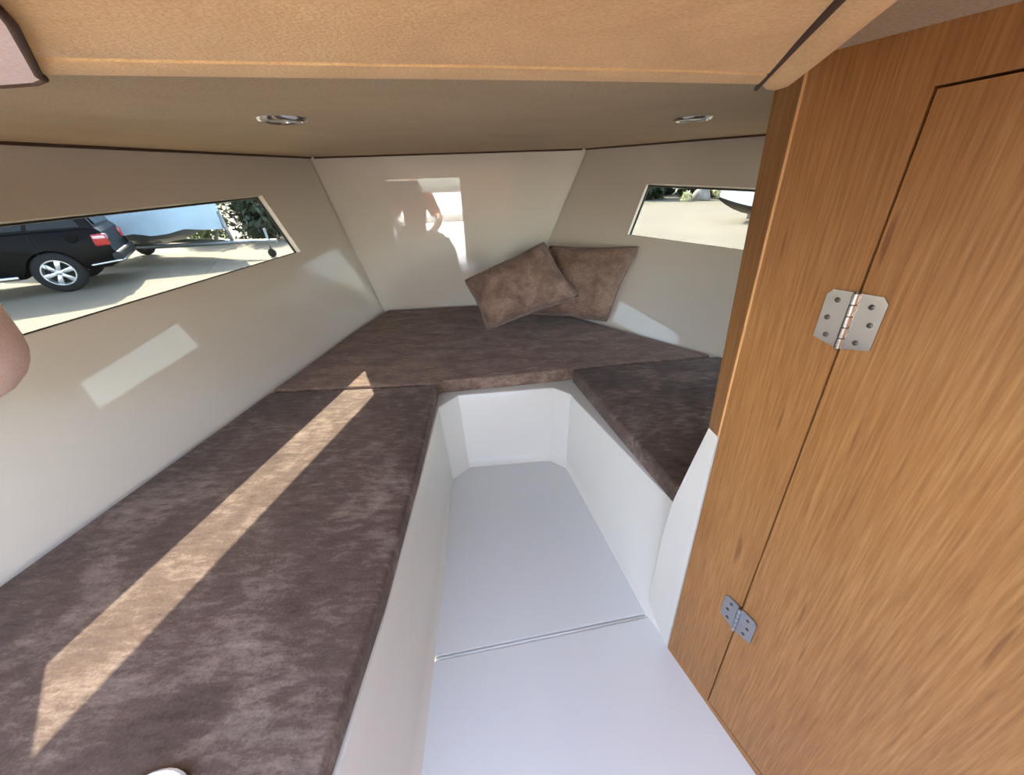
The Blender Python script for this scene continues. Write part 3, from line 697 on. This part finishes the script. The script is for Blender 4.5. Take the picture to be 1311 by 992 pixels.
def add_hull(bm, L, B, D, sheer=0.12, n=16, dead=0.35):
    # stern at x=0, bow at x=L; returns side rings
    rings = []
    for i in range(n+1):
        u = i/n
        w = B/2*(1 - max(0, (u-0.42)/0.58)**2.2)**0.9 if u < 1 else 0.012
        keel = D*0.75*max(0, (u-0.62)/0.38)**2.2
        top = D*(1+sheer*u*u)
        sec = []
        for k, (fy, fz) in enumerate(((0, 0), (0.55, 0.16), (0.86, 0.30), (0.94, 0.6), (1.0, 1.0))):
            zz = keel + (top-keel)*fz*(1 if k != 1 else 1)
            sec.append((max(w*fy, 0.0), zz))
        rings.append([(u*L - 0.0, y, z) for y, z in sec])
    return rings
def hull_mesh(L, B, D, lo=0, hi=4):
    bm = bmesh.new(); R_ = add_hull(bm, L, B, D)
    for sgn in (1, -1):
        V = [[bm.verts.new((x, sgn*y, z)) for x, y, z in r[lo:hi+1]] for r in R_]
        for A, Bq in zip(V, V[1:]):
            for k in range(hi-lo): bm.faces.new((A[k], A[k+1], Bq[k+1], Bq[k]))
        if sgn == 1: first = V[0]
        else:
            bm.faces.new(first + V[0][::-1])
    bmesh.ops.remove_doubles(bm, verts=bm.verts[:], dist=0.002)
    return bm, R_
def covered_boat(loc, rz, L=5.0, B=2.1, D=0.85):
    t = empty('boat_trailer', loc, rz); tag(t, 'galvanised road trailer under the covered boat beside the black car', 'trailer')
    bm = bmesh.new()
    add_tube(bm, [(0.2, 0.5, 0.42), (3.2, 0.5, 0.42), (5.6, 0.0, 0.42), (6.3, 0, 0.42)], 0.05, 8); add_tube(bm, [(0.2, -0.5, 0.42), (3.2, -0.5, 0.42), (5.6, 0.0, 0.42)], 0.05, 8)
    for x in (0.3, 1.6, 3.0): add_tube(bm, [(x, -0.95 if x == 1.6 else -0.5, 0.42), (x, 0.95 if x == 1.6 else 0.5, 0.42)], 0.04, 8)
    obj('frame', bm, M['galv'], t, smooth=True, angle=50)
    for sy in (1, -1):
        wv = make_wheel(t, (1.6, sy*1.0, 0.31), -sy, 0.31, 0.18, 0.18)
        bm = bmesh.new()
        pts = [(1.6+0.37*math.cos(a), 0.31+0.37*math.sin(a)) for a in [math.pi*k/10 for k in range(11)]]
        lo = [[bm.verts.new((x, sy*1.0+yy, z+dz)) for x, z in pts] for yy, dz in ((-0.12, 0), (0.12, 0), (0.12, 0.015), (-0.12, 0.015))]
        for k in range(4):
            P_, Q_ = lo[k], lo[(k+1) % 4]
            for i in range(10): bm.faces.new((P_[i], P_[i+1], Q_[i+1], Q_[i]))
        obj('mudguard', bm, M['galv'], t)
    bm = bmesh.new(); add_tube(bm, [(5.1, 0, 0.42), (5.0, 0, 1.15)], 0.045, 8); add_tube(bm, [(5.0, 0, 1.12), (4.8, 0, 1.2)], 0.05, 8); add_tube(bm, [(4.6, 0, 0.42), (5.0, 0, 1.0)], 0.03, 8); obj('winch_post', bm, M['galv'], t, smooth=True)
    bm = bmesh.new(); add_tube(bm, [(6.0, 0.1, 0.72), (6.0, 0.1, 0.2)], 0.03, 8); jp = obj('jockey_post', bm, M['galv'], t, smooth=True)
    bm = bmesh.new(); add_lathe(bm, [(0, -0.03), (0.1, -0.03), (0.11, -0.015), (0.11, 0.015), (0.1, 0.03), (0, 0.03)], 20, Matrix.Translation((6.0, 0.1, 0.11)) @ Matrix.Rotation(math.radians(90), 4, 'X')); obj('jockey_wheel', bm, M['tyre'], jp, smooth=True, angle=40)
    b = empty('covered_boat', (loc[0], loc[1], loc[2]+0.46), rz); tag(b, 'boat wrapped in a pale blue cover on a trailer outside the window', 'boat')
    bm, R_ = hull_mesh(L, B, D); obj('hull', bm, M['hullgrey'], b, smooth=True, angle=35)
    bm = bmesh.new(); n = 10; V = []
    for i, r_ in enumerate(R_):
        x, y, z = r_[4]; y = max(y, 0.01)+0.03
        u = i/(len(R_)-1); crown = 0.55*math.sin(math.pi*min(1, 0.25+0.75*u)) * (1 if u < 1 else 0.2) + 0.05
        skirt = 0.62
        row = [(x, -y-0.01, z-skirt+0.05*math.sin(i*1.9))]
        for k in range(n+1):
            th = math.pi*k/n
            row.append((x, -y*math.cos(th), z + crown*math.sin(th)**0.8 + 0.02*math.sin(i*2.3+k*1.7)))
        row.append((x, y+0.01, z-skirt+0.05*math.sin(i*2.7)))
        V.append([bm.verts.new(q) for q in row])
    for A, Bq in zip(V, V[1:]):
        for k in range(len(A)-1): bm.faces.new((A[k], A[k+1], Bq[k+1], Bq[k]))
    bm.faces.new(V[0]); bm.faces.new(V[-1])
    obj('cover', bm, M['cover'], b, smooth=True, angle=60)
    bm = bmesh.new(); add_box(bm, (-0.12, 0, 0.55), (0.28, 0.35, 0.75), bevel=0.08, seg=3); obj('outboard_motor', bm, M['hullwhite'], b, smooth=True, angle=40)
# tow end near (-6.1, 10.4)
ang = math.radians(-3)
covered_boat((-6.35-6.0*math.cos(ang), 10.5-6.0*math.sin(ang), ZG), ang)

def white_boat(loc, rz):
    b = empty('white_motorboat', loc, rz); tag(b, 'white motorboat with dark bottom standing on the far gravel', 'boat')
    for nm, lo, hi, mt in (('hull_bottom', 0, 2, 'navy'), ('hull_topsides', 2, 4, 'hullwhite')):
        bm, R_ = hull_mesh(5.5, 2.2, 0.78, lo, hi); obj(nm, bm, M[mt], b, smooth=True, angle=35)
    bm = bmesh.new(); V = []
    for r_ in R_:
        x, y, z = r_[4]; V.append([bm.verts.new((x, -y, z)), bm.verts.new((x, 0, z+0.10)), bm.verts.new((x, y, z))])
    for A, Bq in zip(V, V[1:]):
        for k in range(2): bm.faces.new((A[k], A[k+1], Bq[k+1], Bq[k]))
    obj('deck', bm, M['hullwhite'], b, smooth=True)
    bm = bmesh.new(); add_box(bm, (2.2, 0, 1.0), (1.5, 1.3, 0.5), bevel=0.15, seg=3); obj('cabin_top', bm, M['hullwhite'], b, smooth=True, angle=40)
    for x in (1.0, 3.6):
        bm = bmesh.new(); add_box(bm, (x, 0, 0.02), (0.25, 1.2, 0.36), bevel=0.02); obj('chock', bm, M['navy'], b)
white_boat((12.95, 15.35, ZG+0.16), math.radians(180+9))

def shrub(loc, h, w, leafmat, n, label, ls=0.16, seed=0, cat='shrub', group=None, name='shrub', low=False):
    rnd = random.Random(seed)
    e = empty(name, loc); tag(e, label, cat, group)
    bm = bmesh.new()
    for k in range(5):
        a = rnd.uniform(0, 6.28); add_tube(bm, [(0, 0, -0.02), (0.12*w*math.cos(a), 0.12*w*math.sin(a), h*0.4), (0.3*w*math.cos(a), 0.3*w*math.sin(a), h*0.85)], [0.035, 0.025, 0.01], 6)
    obj('stems', bm, M['bark'], e)
    vs_, fs = [], []
    lobes = [(Vector((rnd.uniform(-.28, .28)*w, rnd.uniform(-.28, .28)*w, h*(rnd.uniform(.12, .7) if low else rnd.uniform(.3, .75)))), rnd.uniform(.24, .38)*w) for _ in range(10 if low else 7)]
    for k in range(n):
        c, rr = rnd.choice(lobes)
        d = Vector((rnd.gauss(0, 1), rnd.gauss(0, 1), rnd.gauss(0, 1))).normalized()
        q = c + Vector((d.x*rr, d.y*rr, d.z*rr*min(1.4, h/w)))*rnd.uniform(0.6, 1.05)
        if q.z < 0.05: q.z = rnd.uniform(0.05, 0.3)
        a = Vector((rnd.gauss(0, 1), rnd.gauss(0, 1), rnd.gauss(0, 1))).normalized(); b_ = a.cross(d).normalized()
        s = ls*rnd.uniform(0.6, 1.3); i = len(vs_)
        vs_ += [q-a*s, q+b_*s*0.45, q+a*s, q-b_*s*0.45]; fs.append((i, i+1, i+2, i+3))
    me = bpy.data.meshes.new('foliage'); me.from_pydata([tuple(v) for v in vs_], [], fs); me.materials.append(leafmat)
    o = link(bpy.data.objects.new('foliage', me), e); o['kind'] = 'stuff'
    return e
# beyond the port window
for i, (x, y, h, w, mt, lb) in enumerate(((-8.6, 14.2, 2.0, 1.8, 'leaf1', 'dark leafy shrub behind the winch post of the trailer'), (-10.7, 14.4, 2.2, 1.9, 'leaf2', 'olive green shrub behind the covered boat'),
        (-6.7, 14.2, 1.3, 1.3, 'leaf3', 'low pale yellow shrub behind the trailer jockey wheel'), (-7.3, 16.2, 2.4, 1.9, 'leaf2', 'tall olive shrub behind the pale yellow shrub'),
        (-5.0, 14.6, 1.5, 1.3, 'leaf1', 'dark shrub beyond the end of the trailer drawbar'), (-9.4, 16.8, 2.6, 2.0, 'leaf1', 'tall dark shrub in the row furthest behind the covered boat'))):
    shrub((x, y, ZG), h, w, M[mt], 1800, lb, 0.12, 40+i, group='shrubs seen through the port window', low=True)
# beyond the starboard window
for i, (x, y, h, w) in enumerate(((5.2, 27.6, 3.0, 3.1), (9.1, 27.8, 3.2, 3.1), (13.0, 28.2, 3.1, 3.1), (16.9, 28.4, 3.2, 3.1), (20.8, 28.4, 3.3, 3.1))):
    shrub((x, y, ZG), h, w, M['leaf1'], 4200, ['dark hedge bush at the far edge of the gravel, closest to the bow', 'dark hedge bush behind the low pale shrub', 'dark hedge bush behind the grey boulder', 'dark hedge bush behind the pale flowering shrubs', 'dark hedge bush behind the white motorboat'][i], 0.22, 10+i, group='hedge bushes on the far side', cat='bush', name='hedge_bush', low=True)
for i, (x, y) in enumerate(((7.2, 31.6), (11.3, 31.9), (15.2, 32.2))):
    shrub((x, y, ZG), 3.4, 3.1, M['leaf1'], 3000, ['dark bush filling the back-row gap nearest the bow', 'dark bush filling the back-row gap behind the grey boulder', 'dark bush filling the back-row gap behind the pale shrubs'][i], 0.22, 60+i, group='hedge bushes on the far side', cat='bush', name='hedge_bush', low=True)
for i, (x, y, h, w) in enumerate(((13.1, 25.2, 1.0, 1.1), (14.7, 25.4, 1.1, 1.4), (10.75, 24.6, 0.5, 0.42))):
    shrub((x, y, ZG), h, w, M['leaf3'], 900, ['pale flowering shrub beside the grey boulder', 'taller pale flowering shrub behind the white motorboat', 'low pale shrub in front of the dark hedge'][i], 0.12, 30+i, group='pale shrubs on the far side', name='pale_shrub', low=True)
bm = bmesh.new(); bmesh.ops.create_icosphere(bm, subdivisions=3, radius=1.0)
for v in bm.verts:
    v.co *= 1 + 0.28*noise.noise(v.co*1.4); v.co.x *= 0.95; v.co.y *= 0.8; v.co.z = max(v.co.z*0.62, -0.3)
rk = obj('boulder', bm, M['rock'], smooth=True); rk.scale = (0.55, 0.55, 0.85); rk.location = (11.85, 24.9, ZG+0.24); tag(rk, 'grey boulder in front of the far dark hedge', 'rock')

# ------------------------------------------------------------------ person crouching in the companionway (seen mirrored in the front wall)
def limb(bm, pts, radii, n=14):
    add_tube(bm, smooth_path(pts, 4), [radii[min(int(i/4), len(radii)-2)]*(1-(i % 4)/4)+radii[min(int(i/4)+1, len(radii)-1)]*((i % 4)/4) for i in range(4*(len(pts)-1))]+[radii[-1]], n)
    for q, rad in zip(pts, radii):
        b2 = bmesh.new(); bmesh.ops.create_icosphere(b2, subdivisions=2, radius=rad); merge(bm, b2, Matrix.Translation(Vector(q)))
def ball(bm, c, sc, rot=None):
    b2 = bmesh.new(); bmesh.ops.create_icosphere(b2, subdivisions=3, radius=1.0); bmesh.ops.scale(b2, vec=Vector(sc), verts=b2.verts[:])
    merge(bm, b2, Matrix.Translation(Vector(c)) @ (rot.to_4x4() if rot else Matrix.Identity(4)))
def fuse(o, vox, it=6):
    md = o.modifiers.new('fuse', 'REMESH'); md.mode = 'VOXEL'; md.voxel_size = vox; md.use_smooth_shade = True
    ms = o.modifiers.new('relax', 'SMOOTH'); ms.factor = 0.5; ms.iterations = it
J = dict(pel=(0, 0, 0.36), waist=(0.03, 0.10, 0.52), chest=(0.05, 0.20, 0.72), neck=(0.06, 0.27, 0.88), head=(0.07, 0.33, 1.00),
         shL=(-0.13, 0.22, 0.82), elL=(-0.20, 0.36, 0.62), wrL=(-0.10, 0.48, 0.50), shR=(0.23, 0.20, 0.82), elR=(0.34, 0.33, 0.60), wrR=(0.24, 0.47, 0.48),
         hipL=(-0.09, 0.02, 0.34), knL=(-0.12, 0.36, 0.46), anL=(-0.12, 0.24, 0.07), hipR=(0.10, 0.02, 0.34), knR=(0.32, 0.30, 0.36), anR=(0.30, 0.14, 0.07))
PX = (-0.74, -1.36, -0.44)
per = empty('person', PX); tag(per, 'person in a red shirt and grey trousers crouching at the companionway, mirrored in the wall', 'person')
bm = bmesh.new()
limb(bm, [J['pel'], J['waist'], J['chest'], J['neck']], [0.13, 0.12, 0.13, 0.055]); limb(bm, [J['neck'], J['head']], [0.055, 0.06])
for sd in ('L', 'R'):
    limb(bm, [J['chest'], J['sh'+sd]], [0.09, 0.07]); limb(bm, [J['sh'+sd], J['el'+sd], J['wr'+sd]], [0.058, 0.044, 0.030])
    limb(bm, [J['pel'], J['hip'+sd]], [0.11, 0.10]); limb(bm, [J['hip'+sd], J['kn'+sd], J['an'+sd]], [0.095, 0.062, 0.042])
    an = Vector(J['an'+sd]); limb(bm, [an+Vector((0, -0.04, -0.03)), an+Vector((0, 0.08, -0.035)), an+Vector((0, 0.17, -0.045))], [0.04, 0.038, 0.026])
    w = Vector(J['wr'+sd]); f = (w-Vector(J['el'+sd])).normalized(); sx = -1 if sd == 'L' else 1
    ball(bm, w+f*0.045, (0.036, 0.045, 0.020))
    for k, ln in enumerate((0.066, 0.076, 0.072, 0.056)):
        b0 = w+f*0.078+Vector(((k-1.5)*0.018, 0, 0)); limb(bm, [b0, b0+f*ln*0.5+Vector((0, 0, -0.004)), b0+f*ln*0.85+Vector((0, 0, -0.022))], [0.0095, 0.0088, 0.0078], 8)
    t0 = w+f*0.03+Vector((-sx*0.034, 0, 0)); limb(bm, [t0, t0+f*0.03+Vector((-sx*0.022, 0, -0.006)), t0+f*0.055+Vector((-sx*0.026, 0, -0.014))], [0.011, 0.010, 0.008], 8)
hd = Vector(J['head'])+Vector((0, 0.01, 0.03))
ball(bm, hd, (0.075, 0.092, 0.115)); ball(bm, hd+Vector((0, 0.04, -0.06)), (0.052, 0.055, 0.055)); limb(bm, [hd+Vector((0, 0.088, 0.01)), hd+Vector((0, 0.112, -0.022))], [0.010, 0.014], 8)
for sx in (-1, 1): ball(bm, hd+Vector((sx*0.076, -0.005, -0.01)), (0.012, 0.022, 0.032))
body = obj('body', bm, M['skin'], per, smooth=True); fuse(body, 0.009, 4)
for sx in (-1, 1):
    bm = bmesh.new(); ball(bm, hd+Vector((sx*0.030, 0.082, 0.008)), (0.011, 0.008, 0.008)); obj('eye', bm, M['hair'], body, smooth=True)
bm = bmesh.new(); ball(bm, hd+Vector((0, 0.086, -0.056)), (0.024, 0.012, 0.006)); obj('mouth', bm, M['red'], body, smooth=True)
bm = bmesh.new(); ball(bm, hd+Vector((0, -0.022, 0.032)), (0.083, 0.092, 0.100)); hr = obj('hair', bm, M['hair'], per, smooth=True)
bm = bmesh.new(); limb(bm, [J['pel'], J['waist'], J['chest'], Vector(J['neck'])-Vector((0, 0.02, 0.05))], [0.142, 0.134, 0.146, 0.075])
for sd in ('L', 'R'):
    limb(bm, [J['chest'], J['sh'+sd]], [0.105, 0.084]); a_, b_ = Vector(J['sh'+sd]), Vector(J['el'+sd]); limb(bm, [a_, a_*0.4+b_*0.6], [0.076, 0.070])
sh = obj('shirt', bm, M['red'], per, smooth=True); fuse(sh, 0.012, 3)
bm = bmesh.new()
limb(bm, [J['pel'], Vector(J['pel'])+Vector((0.01, 0.03, 0.05))], [0.146, 0.138])
for sd in ('L', 'R'): limb(bm, [J['hip'+sd], J['kn'+sd], Vector(J['an'+sd])+Vector((0, 0, 0.03))], [0.112, 0.082, 0.062])
tr_ = obj('trousers', bm, M['denim'], per, smooth=True); fuse(tr_, 0.012, 3)
